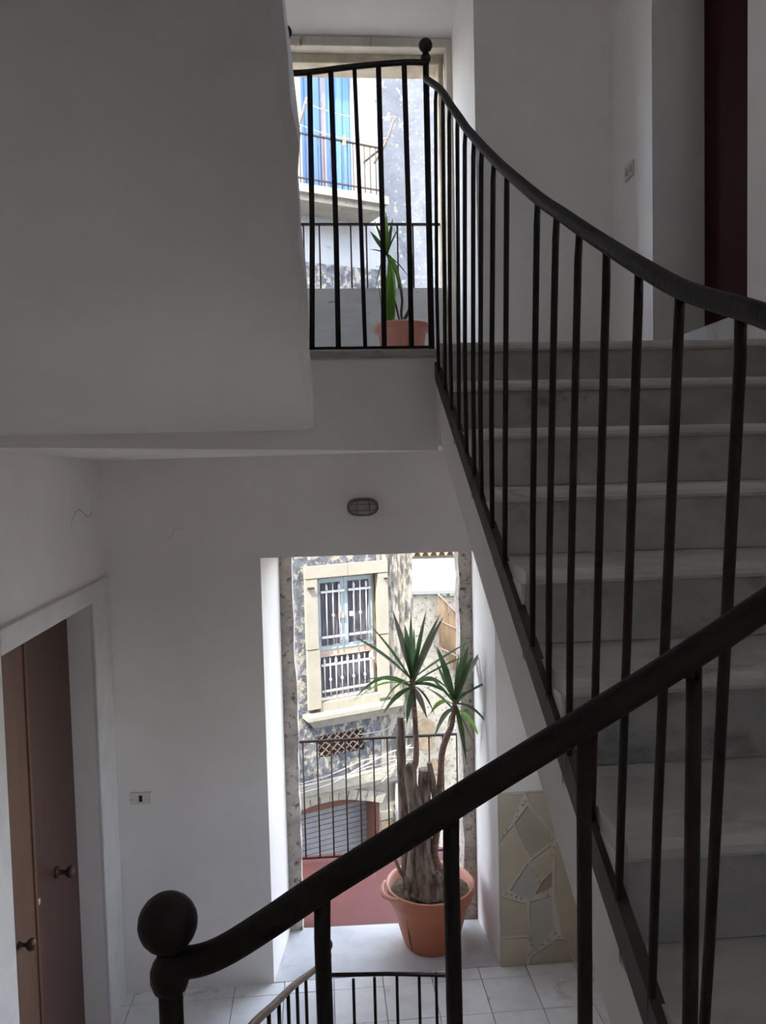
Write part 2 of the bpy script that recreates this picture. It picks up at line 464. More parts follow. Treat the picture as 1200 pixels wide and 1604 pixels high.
# marble threshold in the lower opening, rough stone jambs, red balcony
struct(MB().hexa([(-.35, YF, -.05), (.977, YF, -.05), (.945, 4.915, -.05), (-.285, 4.955, -.05)], [(-.35, YF, .002), (.977, YF, .002), (.945, 4.915, .002), (-.285, 4.955, .002)]).build('trim_1', 'threshold'),
       'white marble threshold under the big potted yucca')
def rough_jamb(x0, x1, y0, y1, z0, z1, inner):
    m = MB()
    n = 22
    ring = []
    for i in range(n + 1):
        z = z0 + (z1 - z0) * i / n
        j = lambda a: random.uniform(-a, a)
        xa = x0 + (j(.008) if inner < 0 else 0); xb = x1 + (j(.008) if inner > 0 else 0)
        ring.append([(xa, y0 + j(.005), z), (xb, y0 + j(.005), z), (xb, y1, z), (xa, y1, z)])
    V = sum(ring, [])
    Fc = []
    for i in range(n):
        for k in range(4):
            Fc.append((i * 4 + k, i * 4 + (k + 1) % 4, i * 4 + 4 + (k + 1) % 4, i * 4 + 4 + k))
    Fc += [(3, 2, 1, 0), tuple(n * 4 + k for k in range(4))]
    m.add(V, Fc)
    return m
struct(rough_jamb(-.45, -.192, YO + .001, YO + .16, -.08, 2.60, 1).build('trim_2', 'stone_jamb'), 'rough grey stone jamb on the left of the lower opening')
struct(rough_jamb(.862, 1.12, YO + .001, YO + .16, -.08, 2.60, -1).build('trim_3', 'stone_jamb'), 'rough grey stone jamb on the right of the lower opening')
struct(MB().box(-.45, 1.12, YO + .001, YO + .16, 2.60, 2.80).build('trim_4', 'stone_jamb'), 'stone lintel over the lower opening')
balcony = struct(MB().box(-1.0, 1.75, YO + .005, 5.98, -.20, -.03).build('floor', 'red_floor'), 'faded red balcony floor beyond the lower opening')

# crazy-paving dado beside the lower opening
dado = struct(MB().box(.979, XR - .003, YF - .008, YF, 0, 1.045).build('trim_5', 'white_grout'), 'crazy-paving dado of olive and grey slabs under the stair')
SL = [('slab_beige', [(0.98, 1.040), (1.127, 1.032), (1.053, 0.867), (0.981, 0.775)]),
      ('slab_beige', [(1.146, 1.035), (1.24, 1.043), (1.435, 1.043), (1.46, 0.731), (1.331, 0.77), (1.307, 0.795), (1.175, 0.963)]),
      ('slab_beige', [(1.077, 0.865), (1.155, 0.961), (1.288, 0.78), (1.287, 0.74), (1.165, 0.655)]),
      ('slab_beige', [(0.982, 0.753), (1.064, 0.847), (1.15, 0.644), (1.019, 0.471), (0.983, 0.441)]),
      ('slab_beige', [(1.171, 0.632), (1.292, 0.717), (1.296, 0.575), (1.219, 0.514), (1.167, 0.608)]),
      ('slab_grey', [(1.151, 0.617), (1.173, 0.583), (1.212, 0.495), (1.174, 0.412), (1.142, 0.406), (1.042, 0.458)]),
      ('slab_brown', [(1.231, 0.494), (1.293, 0.553), (1.289, 0.469), (1.194, 0.427)]),
      ('slab_beige', [(1.325, 0.73), (1.441, 0.715), (1.576, 0.333), (1.66, 0.004), (1.43, 0.004), (1.351, 0.173), (1.31, 0.416), (1.312, 0.569)]),
      ('slab_grey', [(1.161, 0.381), (1.285, 0.408), (1.297, 0.238), (1.305, 0.213), (1.169, 0.068), (1.171, 0.182), (1.158, 0.281)]),
      ('slab_beige', [(0.983, 0.425), (1.134, 0.371), (1.14, 0.282), (1.153, 0.187), (0.987, 0.189)]),
      ('slab_beige', [(0.983, 0.168), (1.145, 0.165), (1.128, 0.004), (0.981, 0.004)]),
      ('slab_beige', [(1.152, 0.004), (1.161, 0.045), (1.323, 0.144), (1.38, 0.131), (1.403, 0.027), (1.41, 0.004)])]
for mname, poly in SL:
    MB().prism([(x, YF - .016, z) for x, z in poly], (0, .009, 0)).build('stone_slab', mname, dado)
SH = [(1.09, .90), (1.10, .93), (1.125, .965), (1.14, .985), (1.03, .82), (1.01, .79), (1.30, .745), (1.31, .70), (1.302, .65), (1.18, .56), (1.20, .53), (1.22, .50),
      (1.02, .44), (1.05, .43), (1.08, .415), (1.11, .405), (1.03, .40), (1.26, .45), (1.24, .44), (1.27, .415), (1.165, .12), (1.15, .06), (1.20, .085), (1.235, .11),
      (1.27, .14), (1.31, .18), (1.335, .155), (1.39, .10), (1.40, .06), (1.155, .155)]
for k, (x, z) in enumerate(SH):
    a0 = random.uniform(0, 6.28); n = random.choice((3, 4, 5)); r = random.uniform(.008, .014)
    pol = [(x + r * math.cos(a0 - 6.283 * i / n) * random.uniform(.8, 1.2), YF - .0135, z + r * math.sin(a0 - 6.283 * i / n) * random.uniform(.8, 1.3)) for i in range(n)]
    MB().prism(pol, (0, .006, 0)).build('stone_shard', 'slab_grey', dado)

# lower door in the left wall: white surround, two brown leaves
d1 = struct(MB().box(XL - .20, XL - .155, 2.955, 4.13, 0, 2.296).build('door_1', 'door'), 'brown double door at the lower left')
mb = MB()
mb.box(XL - .005, XL + .022, 4.13, 4.428, 0, 2.39, .006)
mb.box(XL - .005, XL + .022, 2.66, 2.955, 0, 2.39, .006)
mb.box(XL - .005, XL + .022, 2.955, 4.13, 2.296, 2.39, .004)
mb.box(XL - .005, XL + .03, 2.66, 4.428, 2.384, 2.396, .002)
MB.build(mb, 'surround', 'trim_white', d1)
lf = MB().box(XL - .155, XL - .115, 3.512, 4.128, .004, 2.29, .004).build('leaf', 'door', d1)
lf2 = MB().box(XL - .155, XL - .107, 2.957, 3.505, .004, 2.29, .004).build('leaf', 'door_light', d1)
MB().box(XL - .112, XL - .100, 3.495, 3.522, .01, 2.285, .003).build('cover_strip', 'door_light', d1)
def turned(c, prof, n=16):          # lathe about +x
    m = MB().lathe((0, 0, 0), prof, n)
    m.v = [Vector((c[0] + p.z, c[1] + p.x, c[2] + p.y)) for p in m.v]
    return m
kx = XL - .115
turned((kx, 3.805, 1.045), [(.001, 0), (.028, .0), (.028, .006), (.014, .012), (.010, .035), (.012, .045), (.026, .055), (.030, .068), (.024, .080), (.001, .084)]).build('knob', 'brass', lf)
turned((kx + .008, 3.30, .995), [(.001, 0), (.016, .0), (.016, .005), (.009, .012), (.008, .03), (.022, .04), (.027, .053), (.021, .066), (.001, .070)]).build('knob', 'brass', lf2)
turned((kx, 3.565, 1.035), [(.001, 0), (.016, .0), (.016, .004), (.010, .006), (.001, .006)]).build('keyhole_plate', 'chrome', lf)

# upper door in the right wall with its marble step
d2 = struct(MB().box(XR + .268, XR + .33, 2.985, 3.857, 3.40, 5.75).build('door_2', 'door_dark'), 'dark red-brown door in its recess at the upper right')
MB().box(XR + .255, XR + .268, 3.04, 3.80, 3.56, 5.70, .004).build('leaf', 'door_dark', d2)
MB().box(XR - .03, XR + .268, 2.99, 3.852, 3.385, 3.525, .006).build('door_step', 'threshold', d2)

# upper window: timber frame, stone lintel, low parapet
w1 = struct(MB().box(.835, .872, YO - .03, YO + .06, 3.42, 5.565, .004).build('window_1', 'wood_white'), 'old white timber frame of the upper opening')
MB().box(-.33, .835, YO - .03, YO + .06, 5.51, 5.565, .004).build('frame_head', 'wood_white', w1)
MB().box(-.33, -.29, YO - .03, YO + .06, 3.42, 5.51, .004).build('frame_post', 'wood_white', w1)
MB().box(.80, .835, YO + .06, YO + .22, 3.42, 5.48, .004).build('outer_jamb', 'lintel', w1)
MB().box(-.40, .87, YO + .061, YO + .25, 5.455, 5.60, .006).build('stone_lintel', 'lintel', w1)
MB().tube([(.872, YO - .02, 5.245), (.895, YO - .035, 5.245), (.925, YO - .12, 5.25)], .004, 6).build('hook', 'bar_white', w1)
struct(rough_jamb(-.45, 1.0, YO + .065, YO + .20, 3.25, 4.085, 0).build('wall_parapet', 'parapet'), 'low peeling parapet of the upper opening')

# ------------------------------------------------------------------ upper flight of stairs (right)
st = thing('stair_flight', 'grey marble steps climbing at the right to the upper landing', 'stairs', (1.06, 1.4, Z_MID))
prof = []
N = 11
zl = lambda y: 3.024 + (y - Y0) * SLOPE
for k in range(0, N):
    yk = Y0 - k * GOING + .035; zk = Z_UP - k * RISE - .034
    prof += [(yk + (0 if k else .0), zk)]
    prof += [(yk, zk - RISE)] if k < N - 1 else [(yk, Z_MID - .1)]
prof = [(Y0 + .06, Z_UP - .034)] + prof + [(-.03, Z_MID - .22), (.10, zl(.10)), (Y0 + .06, zl(Y0 + .06))]
MB().prism([(XS + .004, y, z) for y, z in prof], (XR - XS - .006, 0, 0)).build('stair_body', 'plaster', st)
for k in range(N):
    yk = Y0 - k * GOING; zk = Z_UP - k * RISE
    yb = yk + GOING + .033
    # rounded nosing profile
    pr = [(yb, zk - .034), (yb, zk), (yk + .012, zk), (yk + .004, zk - .004), (yk, zk - .012), (yk, zk - .024), (yk + .005, zk - .031), (yk + .012, zk - .034)]
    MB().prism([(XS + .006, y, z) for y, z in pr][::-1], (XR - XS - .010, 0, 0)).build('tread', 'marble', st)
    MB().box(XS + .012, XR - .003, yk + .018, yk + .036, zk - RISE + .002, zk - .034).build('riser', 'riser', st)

# flight above on the left, seen from below
st3 = thing('stair_flight', 'white plastered underside of the flight overhead at the upper left', 'stairs', (-.6, 2.8, 3.2))
mb = MB()
zs = lambda y: 3.140 + (YE - .07 - y) * SLOPE
sec = []
ys = [YE - .001 - i * (YE - .5) / 26 for i in range(27)]
for i, y in enumerate(ys):
    t = (YE - y) / 1.24
    xe = -.016 - .020 * min(t, 2) + .006 * math.sin(i * 1.3) + .004 * math.sin(i * 2.9 + 1)
    z = zs(y) + .004 * math.sin(i * .9)
    sec.append([(XL, y, z), (xe - .03, y, z), (xe - .006, y, z + .008), (xe - .002, y, z + .03), (xe - .022, y, z + .26), (XL, y, z + .26)])
V = sum(sec, []); Fc = []
for i in range(len(sec) - 1):
    for k in range(6):
        Fc.append((i * 6 + k, i * 6 + 6 + k, i * 6 + 6 + (k + 1) % 6, i * 6 + (k + 1) % 6))
Fc += [tuple(range(6)), tuple((len(sec) - 1) * 6 + k for k in range(5, -1, -1))]
mb.add(V, Fc)
mb.build('soffit', 'plaster', st3)
for k in range(8):
    y = YE - .02 - k * GOING
    MB().box(XL + .002, -.06, y - GOING, y, zs(y) + .20, Z_UP + (k + 1) * RISE, .004).build('step', 'marble', st3)

# flight below on the left
st1 = thing('stair_flight', 'lower flight of steps under the shiny brown handrail', 'stairs', (-.65, 1.6, 0))
for k in range(8):
    y = Y0 - .02 - k * GOING
    MB().box(XL + .002, -.13, y - GOING, y, max(0, (k + 1) * RISE - .36) - .1, (k + 1) * RISE, .004).build('step', 'marble', st1)

# ------------------------------------------------------------------ railings
def newel(parent, x, y, zb, zt, r, ball_r=.0252, mname='iron'):
    """round post with a collar and a ball on top; zt = ball centre"""
    p = MB().tube([(x, y, zb), (x, y, zt - ball_r)], r, 14).build('newel_post', mname, parent)
    MB().lathe((x, y, zt - ball_r * 1.9), [(r, -.012), (r * 1.35, -.010), (r * 1.6, -.002), (r * 1.6, .006), (r * 1.3, .014), (r * .9, .019), (r * .85, .026)], 16).build('collar', mname, p)
    MB().ball((x, y, zt), ball_r, 22).build('ball_finial', mname, p)
    return p

# upper flight: handrail falling towards the camera, balusters fixed to the dark string
rl = thing('stair_railing', 'black iron railing falling along the right-hand marble steps', 'railing', (XS, 2.9, Z_UP))
HR = [(.425, 2.93, 4.362), (XS, 2.772, 4.262), (XS, 2.628, 4.17), (XS, 2.499, 4.075), (XS, 2.371, 3.986), (XS, 2.246, 3.897), (XS, 2.133, 3.824), (XS, 2.03, 3.758), (XS, 1.896, 3.675),
      (XS, 1.767, 3.598), (XS, 1.521, 3.457), (XS, 1.398, 3.392), (XS, 1.276, 3.327), (XS, 1.153, 3.263), (XS, 1.034, 3.203), (XS, .911, 3.145), (XS, .756, 3.088), (XS + .001, .66, 3.045), (XS + .002, .60, 2.985), (XS - .004, .595, 2.915), (.41, .615, 2.856)]
hp = smooth_path([(x, y, z + .006) for x, y, z in HR], 5)
MB().tube(hp, .0125, 12).build('handrail', 'iron', rl)
zband = lambda y: Z_UP - (Y0 - y) * SLOPE - .135
# dark string the balusters stand on
mb = MB()
ya, yb_ = .28, 2.93
mb.hexa([(XS - .008, ya, zband(ya) - .032), (XS + .012, ya, zband(ya) - .032), (XS + .012, yb_, zband(yb_) - .032), (XS - .008, yb_, zband(yb_) - .032)],
        [(XS - .008, ya, zband(ya) + .032), (XS + .012, ya, zband(ya) + .032), (XS + .012, yb_, zband(yb_) + .032), (XS - .008, yb_, zband(yb_) + .032)])
mb.build('string_plate', 'string', rl)
for i, y in enumerate([.786, .923, 1.045, 1.165, 1.287, 1.41, 1.532, 1.777, 1.905, 2.04, 2.14, 2.255, 2.38, 2.507, 2.635, 2.775]):
    top = at_y(hp, y)
    yb2 = y + .098 - .0022 * i + random.uniform(-.005, .005)
    zb = zband(yb2)
    m = MB()
    xo = random.uniform(-.004, .002)
    m.tube([(XS - .002, yb2, zb - .012), (XS - .004 + xo, yb2 + (y - yb2) * .4, zb + .3), (XS - .003 + xo * .5, y, top.z - .05), (XS, y + .006, top.z - .006)], [.0064, .0064, .0064, .0060], 9)
    m.build('baluster', 'iron_worn' if i < 6 else 'iron', rl)
newel(rl, .427, 2.945, 3.30, 4.495, .0115)

# upper landing railing across the stairwell
rl = thing('landing_railing', 'black iron railing in front of the pink pot on the upper landing', 'railing', (.2, 2.93, Z_UP))
YL = 2.925
k_ = YL / 2.87
lx = lambda x: x * k_
lz = lambda z: 2.95 + (z - 2.95) * k_
lp = smooth_path([(-.085, YL, lz(4.352)), (lx(0), YL, lz(4.357)), (lx(.16), YL, lz(4.379)), (lx(.338), YL, lz(4.396)), (.427, YL + .015, lz(4.403))], 5)
MB().tube(lp, .0105, 12).build('handrail', 'iron', rl)
mb = MB().box(-.10, .43, YL - .006, YL + .006, lz(3.389) - .005, lz(3.389) + .005)
mb.build('bottom_rail', 'iron', rl)
for i, (xt, xb) in enumerate([(.001, -.018), (.076, .077), (.160, .174), (.246, .243), (.338, .343)]):
    top = at_x(lp, lx(xt))
    MB().tube([(lx(xb), YL, lz(3.389)), (lx((xt + xb) / 2) + .003, YL, lz(3.8)), (lx(xt), YL, top.z - .004)], [.0078 if i == 2 else .0098] * 3, 10).build('baluster', 'iron', rl)
newel(rl, -.083, YL, 3.36, lz(4.492), .0115)

# railing of the half landing next to the camera
rl = thing('stair_railing', 'near black handrail rising from the big ball newel at the lower left', 'railing', (-.138, .651, Z_MID))
FR = [(-.142, .651, 2.544), (-.120, .650, 2.5405), (-.093, .648, 2.549), (-.055, .6465, 2.571), (-.011, .645, 2.599), (.055, .6415, 2.6385), (.125, .638, 2.681), (.195, .635, 2.722), (.261, .632, 2.761), (.325, .629, 2.800), (.37, .627, 2.829), (.412, .614, 2.858)]
fp = smooth_path(FR, 5)
MB().tube(fp, .0128, 14).build('handrail', 'iron', rl)
newel(rl, -.138, .651, Z_MID, 2.575, .0102, .0247)
fs = lambda x: Z_MID + .05 + (x + .15) * .50
mb = MB()
mb.hexa([(-.15, .60, Z_MID - .22), (XS + .004, .60, Z_MID - .22), (XS + .004, .68, Z_MID - .22), (-.15, .68, Z_MID - .22)], [(-.15, .60, fs(-.15)), (XS + .004, .60, fs(XS)), (XS + .004, .68, fs(XS)), (-.15, .68, fs(-.15))])
mb.build('curb', 'plaster', rl)
for x, dx in [(-.0095, .003), (.1005, .002), (.214, -.004), (.306, -.009)]:
    top = at_x(fp, x)
    y = top.y
    pts = [(x + dx, y, fs(x + dx) - .02), (x + dx * .5, y, 2.3), (x, y, top.z - .045), (x + .001, y, top.z - .004)]
    if abs(x - .306) < .01:
        pts = [(x + dx, y, fs(x + dx) - .02), (x - .003, y, 2.4), (x + .002, y, top.z - .04), (x + .0005, y, top.z - .022), (x - .006, y, top.z - .010), (x - .012, y, top.z - .008)]
        pts = smooth_path(pts, 3)
    MB().tube(pts, .0070 if x < .15 else .0066, 10).build('baluster', 'iron' if x < .15 else 'iron_worn', rl)

# railing of the lower flight
rl = thing('stair_railing', 'shiny brown curved handrail at the bottom below the big terracotta pot', 'railing', (-.10, 2.8, 0))
LP = [(-.030, 2.865, 1.115), (-.060, 2.83, 1.112), (-.092, 2.75, 1.14), (-.135, 2.5, 1.27), (-.175, 2.2, 1.42), (-.206, 1.9, 1.58), (-.205, 1.5, 1.805), (-.17, 1.0, 2.09), (-.142, .665, 2.28)]
bp = smooth_path(LP, 6)
MB().tube(bp, .011, 12).build('handrail', 'rail_brown', rl)
for i in range(14):
    y = 2.70 - i * .145
    top = at_y(bp, y)
    MB().tube([(top.x, y, max(.0, (Y0 - y) * SLOPE - .08)), (top.x, y, top.z - .004)], .006, 8).build('baluster', 'iron', rl)

# lower landing railing across the stairwell
rl = thing('landing_railing', 'thin black railing on the tiled lower landing below the big pot', 'railing', (.2, 2.87, 0))
MB().tube([(-.02, 2.87, 1.052), (.2, 2.87, 1.04), (.43, 2.87, 1.018)], .0078, 10).build('handrail', 'iron', rl)
MB().box(-.03, .45, 2.863, 2.877, .06, .075).build('bottom_rail', 'iron', rl)
for x in (.07, .15, .235, .32, .385):
    MB().tube([(x, 2.87, .065), (x, 2.87, 1.03)], .0058, 8).build('baluster', 'iron', rl)
newel(rl, -.028, 2.87, -.01, 1.17, .0115, .024)
newel(rl, .452, 2.87, -.01, .915, .0115, .018)

# balcony railing of the lower opening
rl = thing('balcony_railing', 'thin rust-brown railing at the edge of the red balcony', 'railing', (.4, 5.86, -.03))
BY = 5.85
MB().box(-.95, 1.70, BY - .012, BY + .012, .905, .920).build('handrail', 'iron_worn', rl)
MB().box(-.95, 1.70, BY - .008, BY + .008, .005, .018).build('bottom_rail', 'iron_worn', rl)
for i in range(24):
    x = -.83 + i * .1065
    MB().tube([(x, BY, .01), (x, BY, .91)], .0062, 7).build('baluster', 'iron_worn', rl)
for x in (-.5, 0.2, .9):
    MB().tube([(x, BY, -.04), (x, BY, .01)], .008, 7).build('foot', 'iron_worn', rl)
# rail on the parapet of the upper opening
rl = thing('balcony_railing', 'thin grey railing on the low parapet of the upper opening', 'railing', (.25, 5.05, 4.08))
MB().box(-.40, .90, 5.035, 5.06, 4.488, 4.500).build('handrail', 'iron_worn', rl)
for i in range(13):
    x = -.36 + i * .0987
    MB().tube([(x, 5.047, 4.06), (x, 5.047, 4.49)], .0055, 7).build('baluster', 'iron_worn', rl)

# ------------------------------------------------------------------ wall fittings
lmp = thing('bulkhead_lamp', 'oval caged bulkhead lamp on the wall above the lower opening', 'lamp', (.232, YF, 2.738))
def oval(cx, cz, y0, y1, a, b, inset=0.0, n=28):
    m = MB()
    R0 = [(cx + a * math.copysign(abs(math.cos(6.2832 * i / n)) ** .75, math.cos(6.2832 * i / n)), y0, cz + b * math.copysign(abs(math.sin(6.2832 * i / n)) ** .75, math.sin(6.2832 * i / n))) for i in range(n)]
    R1 = [(cx + (x - cx) * (1 - inset), y1, cz + (z - cz) * (1 - inset)) for x, _, z in R0]
    V = R0 + R1
    Fc = [(i, (i + 1) % n, n + (i + 1) % n, n + i) for i in range(n)] + [tuple(range(n - 1, -1, -1)), tuple(range(n, 2 * n))]
    return m.add(V, Fc)
oval(.232, 2.738, YF, YF - .035, .089, .053, .04).build('base', 'lamp_body', lmp)
oval(.232, 2.738, YF - .035, YF - .062, .076, .040, .18).build('glass', 'lamp_glass', lmp)
MB().tube([(.232 + .083 * math.cos(6.2832 * i / 24), YF - .04, 2.738 + .047 * math.sin(6.2832 * i / 24)) for i in range(25)], .0045, 7).build('rim', 'lamp_body', lmp)
for dz in (-.017, .017):
    MB().tube([(.150, YF - .038, 2.738 + dz), (.165, YF - .068, 2.738 + dz), (.299, YF - .068, 2.738 + dz), (.314, YF - .038, 2.738 + dz)], .0032, 6).build('guard_bar', 'lamp_body', lmp)
for dx in (-.035, .035):
    MB().tube([(.232 + dx, YF - .038, 2.690), (.232 + dx, YF - .068, 2.705), (.232 + dx, YF - .068, 2.771), (.232 + dx, YF - .038, 2.786)], .0032, 6).build('guard_bar', 'lamp_body', lmp)
sw = thing('light_switch', 'white switch plate with one black rocker beside the brown door', 'switch', (-1.059, YF, 1.132))
MB().box(-1.119, -.999, YF - .010, YF, 1.099, 1.166, .004).build('plate', 'plate', sw)
MB().box(-1.068, -1.050, YF - .014, YF - .009, 1.114, 1.150, .002).build('rocker', 'black', sw)
MB().tube([(-1.107, YF - .012, 1.128), (-1.107, YF - .009, 1.128)], .003, 8).build('screw', 'black', sw)
sw = thing('light_switch', 'ivory double switch plate on the wall of the upper landing', 'switch', (XR, 4.136, 4.494))
MB().box(XR - .010, XR, 4.08, 4.195, 4.455, 4.535, .004).build('plate', 'plate', sw)
for y in (4.105, 4.16):
    MB().box(XR - .014, XR - .009, y - .012, y + .012, 4.478, 4.512, .002).build('rocker', 'lamp_glass', sw)

# ------------------------------------------------------------------ plants
def leaf(base, tip, width, parent, mname, lift=0.10, seg=8):
    b, t = Vector(base), Vector(tip)
    L = (t - b).length
    mid_ = (b + t) / 2 + Vector((0, 0, lift * L))
    m = MB(); V = []; Fc = []
    side0 = (t - b).cross(Vector((0, 0, 1)))
    if side0.length < 1e-3: side0 = Vector((1, 0, 0))
    tw = random.uniform(-.9, .9)
    side0.normalize()
    for i in range(seg + 1):
        s = i / seg
        p = b * (1 - s) ** 2 + mid_ * 2 * s * (1 - s) + t * s * s
        d = (mid_ - b) * (1 - s) + (t - mid_) * s
        d.normalize()
        sd = (side0 - d * side0.dot(d)).normalized()
        nr = sd.cross(d)
        sd, nr = sd * math.cos(tw) + nr * math.sin(tw), nr * math.cos(tw) - sd * math.sin(tw)
        w = width * (.55 + 1.5 * s - .9 * s * s if s < .45 else 1.04 * (1 - ((s - .45) / .55) ** 1.5)) * .5 + .0006
        V += [p - sd * w + nr * w * .35, p - nr * w * .12, p + sd * w + nr * w * .35]
    for i in range(seg):
        o = i * 3
        Fc += [(o, o + 1, o + 4, o + 3), (o + 1, o + 2, o + 5, o + 4)]
    m.add(V, Fc, True)
    return m.build('leaf', mname, parent)

def deep(x, z, y, ref):
    k = y / ref
    return (x * k, y, 2.95 + (z - 2.95) * k)

yk = thing('potted_yucca', 'tall two-headed yucca in a cracked terracotta pot on the marble threshold', 'potted plant', (.60, 4.705, .002))
PC = (.605, 4.71, .002)
pot_prof = [(.001, .002), (.158, .0), (.168, .012), (.245, .285), (.262, .30), (.272, .385)]
pot_in = [(.272, .385), (.262, .388), (.252, .375), (.235, .29), (.225, .26)]
pot = MB().lathe(PC, pot_prof, 48).build('pot', 'terracotta', yk)
MB().lathe(PC, pot_in, 48).build('inner_wall', 'pot_inside', pot)
# curled torn lip left on the rim, and a short piece in front
def lip(a0, a1, r0, z0, tr, n=12, curl=0):
    pts = []
    for i in range(n + 1):
        a = a0 + (a1 - a0) * i / n
        pts.append((PC[0] + (r0 + curl * math.sin(math.pi * i / n)) * math.cos(a), PC[1] + (r0 + curl * math.sin(math.pi * i / n)) * math.sin(a), PC[2] + z0 - curl * .6 * math.sin(math.pi * i / n)))
    return MB().tube(pts, [tr * (.5 + .5 * math.sin(math.pi * i / n)) for i in range(n + 1)], 8).build('torn_lip', 'pot_inside', pot)
lip(math.radians(172), math.radians(222), .278, .388, .016, 12, .03)
lip(math.radians(262), math.radians(285), .272, .388, .007)
# crack in the pot wall
def pot_pt(a, z, e=.0012):
    for (r0, z0), (r1, z1) in zip(pot_prof, pot_prof[1:]):
        if z0 <= z <= z1:
            r = r0 + (r1 - r0) * (z - z0) / (z1 - z0); break
    return Vector((PC[0] + (r + e) * math.cos(a), PC[1] + (r + e) * math.sin(a), PC[2] + z))
ca = math.radians(222)
cr = [(.235, .004), (.19, .010), (.165, .012), (.16, .03), (.13, .034), (.09, .03), (.05, .032), (.02, .014)]
V, Fc = [], []
for i, (z, w) in enumerate(cr):
    V += [pot_pt(ca - w * 1.2 + z * .4 - .05, z), pot_pt(ca + w * 1.6 + z * .4 - .05, z)]
    if i: Fc.append((i * 2 - 2, i * 2 - 1, i * 2 + 1, i * 2))
MB().add(V, Fc).build('crack', 'soil', pot)
MB().lathe(PC, [(.245, .325), (.20, .335), (.12, .33), (.05, .345), (.001, .35)], 36, wob=lambda th, i: .008 * math.sin(5 * th + i) + .006 * math.sin(11 * th + 2 * i)).build('soil', 'soil', yk)
def stem(pts, rad, mname, parent=None, name='stem', ref=4.75, y=4.72, dy=0.0):
    P = [deep(x, z, y + dy * i / max(1, len(pts) - 1), ref) for i, (x, z) in enumerate(pts)]
    n = 5
    path = smooth_path(P, n)
    R = []
    for i in range(len(path)):
        f = i / n; a = min(int(f), len(rad) - 2); R.append(rad[a] + (rad[a + 1] - rad[a]) * (f - a))
    return MB().tube(path, R, 12).build(name, mname, parent or yk)
stem([(.480, .29), (.478, .40), (.459, .706), (.451, 1.03), (.448, 1.252), (.448, 1.42)], [.05, .042, .034, .030, .029, .020], 'bark', y=4.78, dy=.02)
s2 = stem([(.545, .25), (.553, .42), (.548, .56), (.552, .741), (.520, .905), (.499, 1.06), (.508, 1.12)], [.10, .092, .072, .058, .040, .034, .024], 'bark', y=4.68)
stem([(.499, 1.06), (.530, 1.11), (.542, 1.187), (.541, 1.348), (.533, 1.508), (.528, 1.66)], [.024, .021, .018, .016, .016, .017], 'stem_ring', s2, 'branch', y=4.68)
stem([(.606, .25), (.600, .40), (.586, .60), (.582, .84), (.595, 1.083)], [.075, .060, .045, .042, .040], 'bark', y=4.76)
s4 = stem([(.660, .26), (.672, .40), (.640, .531), (.661, .693), (.67, .823), (.69, 1.017), (.703, 1.178), (.735, 1.28), (.767, 1.356), (.792, 1.52)], [.06, .042, .026, .022, .022, .020, .020, .021, .017, .014], 'stem_ring', y=4.74)
stem([(.67, .815), (.650, .938), (.622, 1.122)], [.022, .022, .016], 'bark', s4, 'branch', y=4.74)
stem([(.464, .33), (.455, .40), (.426, .443), (.395, .526)], [.020, .015, .012, .010], 'bark', y=4.62)
stem([(.575, .28), (.59, .35), (.588, .44)], [.10, .075, .035], 'bark', name='root_swelling', y=4.64)
stem([(.655, .28), (.652, .34), (.648, .42)], [.09, .06, .03], 'bark', name='root_swelling', y=4.63)
C1 = (.528, 1.665); C2 = (.792, 1.518)
tips1 = [(.416, 2.085), (.488, 1.995), (.529, 2.073), (.624, 2.077), (.711, 2.054), (.730, 2.033), (.269, 2.008), (.158, 1.941), (.914, 1.883), (.885, 1.788)]
low1 = [(.163, 1.534, .5), (.314, 1.439, .45), (.342, 1.445, .2), (.486, 1.37, .1), (.614, 1.40, .25), (.666, 1.414, .3), (.183, 1.54, .32), (.753, 1.574, .35), (.768, 1.53, .25), (.478, 1.50, .1), (.20, 1.655, .18)]
tips2 = [(.656, 1.889), (.683, 1.852), (.858, 1.877), (.904, 1.775), (.966, 1.849), (.998, 1.863), (1.111, 1.654), (.882, 1.848), (.631, 1.667)]
low2 = [(1.041, 1.266, .35), (.947, 1.246, .3), (.918, 1.163, .18), (.74, 1.334, .2), (.655, 1.273, .4), (.856, 1.105, .2), (.634, 1.431, .35), (.60, 1.60, .15), (.881, 1.555, .2)]
for (cx, cz), ups, lows, yc in ((C1, tips1, low1, 4.68), (C2, tips2, low2, 4.74)):
    for i, (x, z) in enumerate(ups):
        y = yc + random.uniform(-.20, .18)
        b = deep(cx + (x - cx) * .04, cz + (z - cz) * .03 - random.uniform(0, .04), yc, 4.75)
        leaf(b, deep(x, z, y, 4.75), random.uniform(.030, .042), yk, 'leaf' if i % 5 else 'leaf_dry', .03 + .05 * random.random())
    for i, (x, z, lf_) in enumerate(lows):
        y = yc + random.uniform(-.18, .15)
        b = deep(cx + (x - cx) * .04, cz - .05 + random.uniform(-.03, .02), yc, 4.75)
        leaf(b, deep(x, z, y, 4.75), random.uniform(.028, .038), yk, ('leaf', 'leaf_bright', 'leaf', 'leaf', 'leaf_dry')[i % 5], lf_)
    for i in range(3):       # short inner leaves filling the head
        a = random.uniform(0, 6.28)
        b = (cx * yc / 4.75, yc, 2.95 + (cz - .03 - 2.95) * yc / 4.75)
        leaf(b, (b[0] + .12 * math.cos(a), b[1] + .14 * math.sin(a), b[2] + random.uniform(.20, .30)), .026, yk, 'leaf', .02)

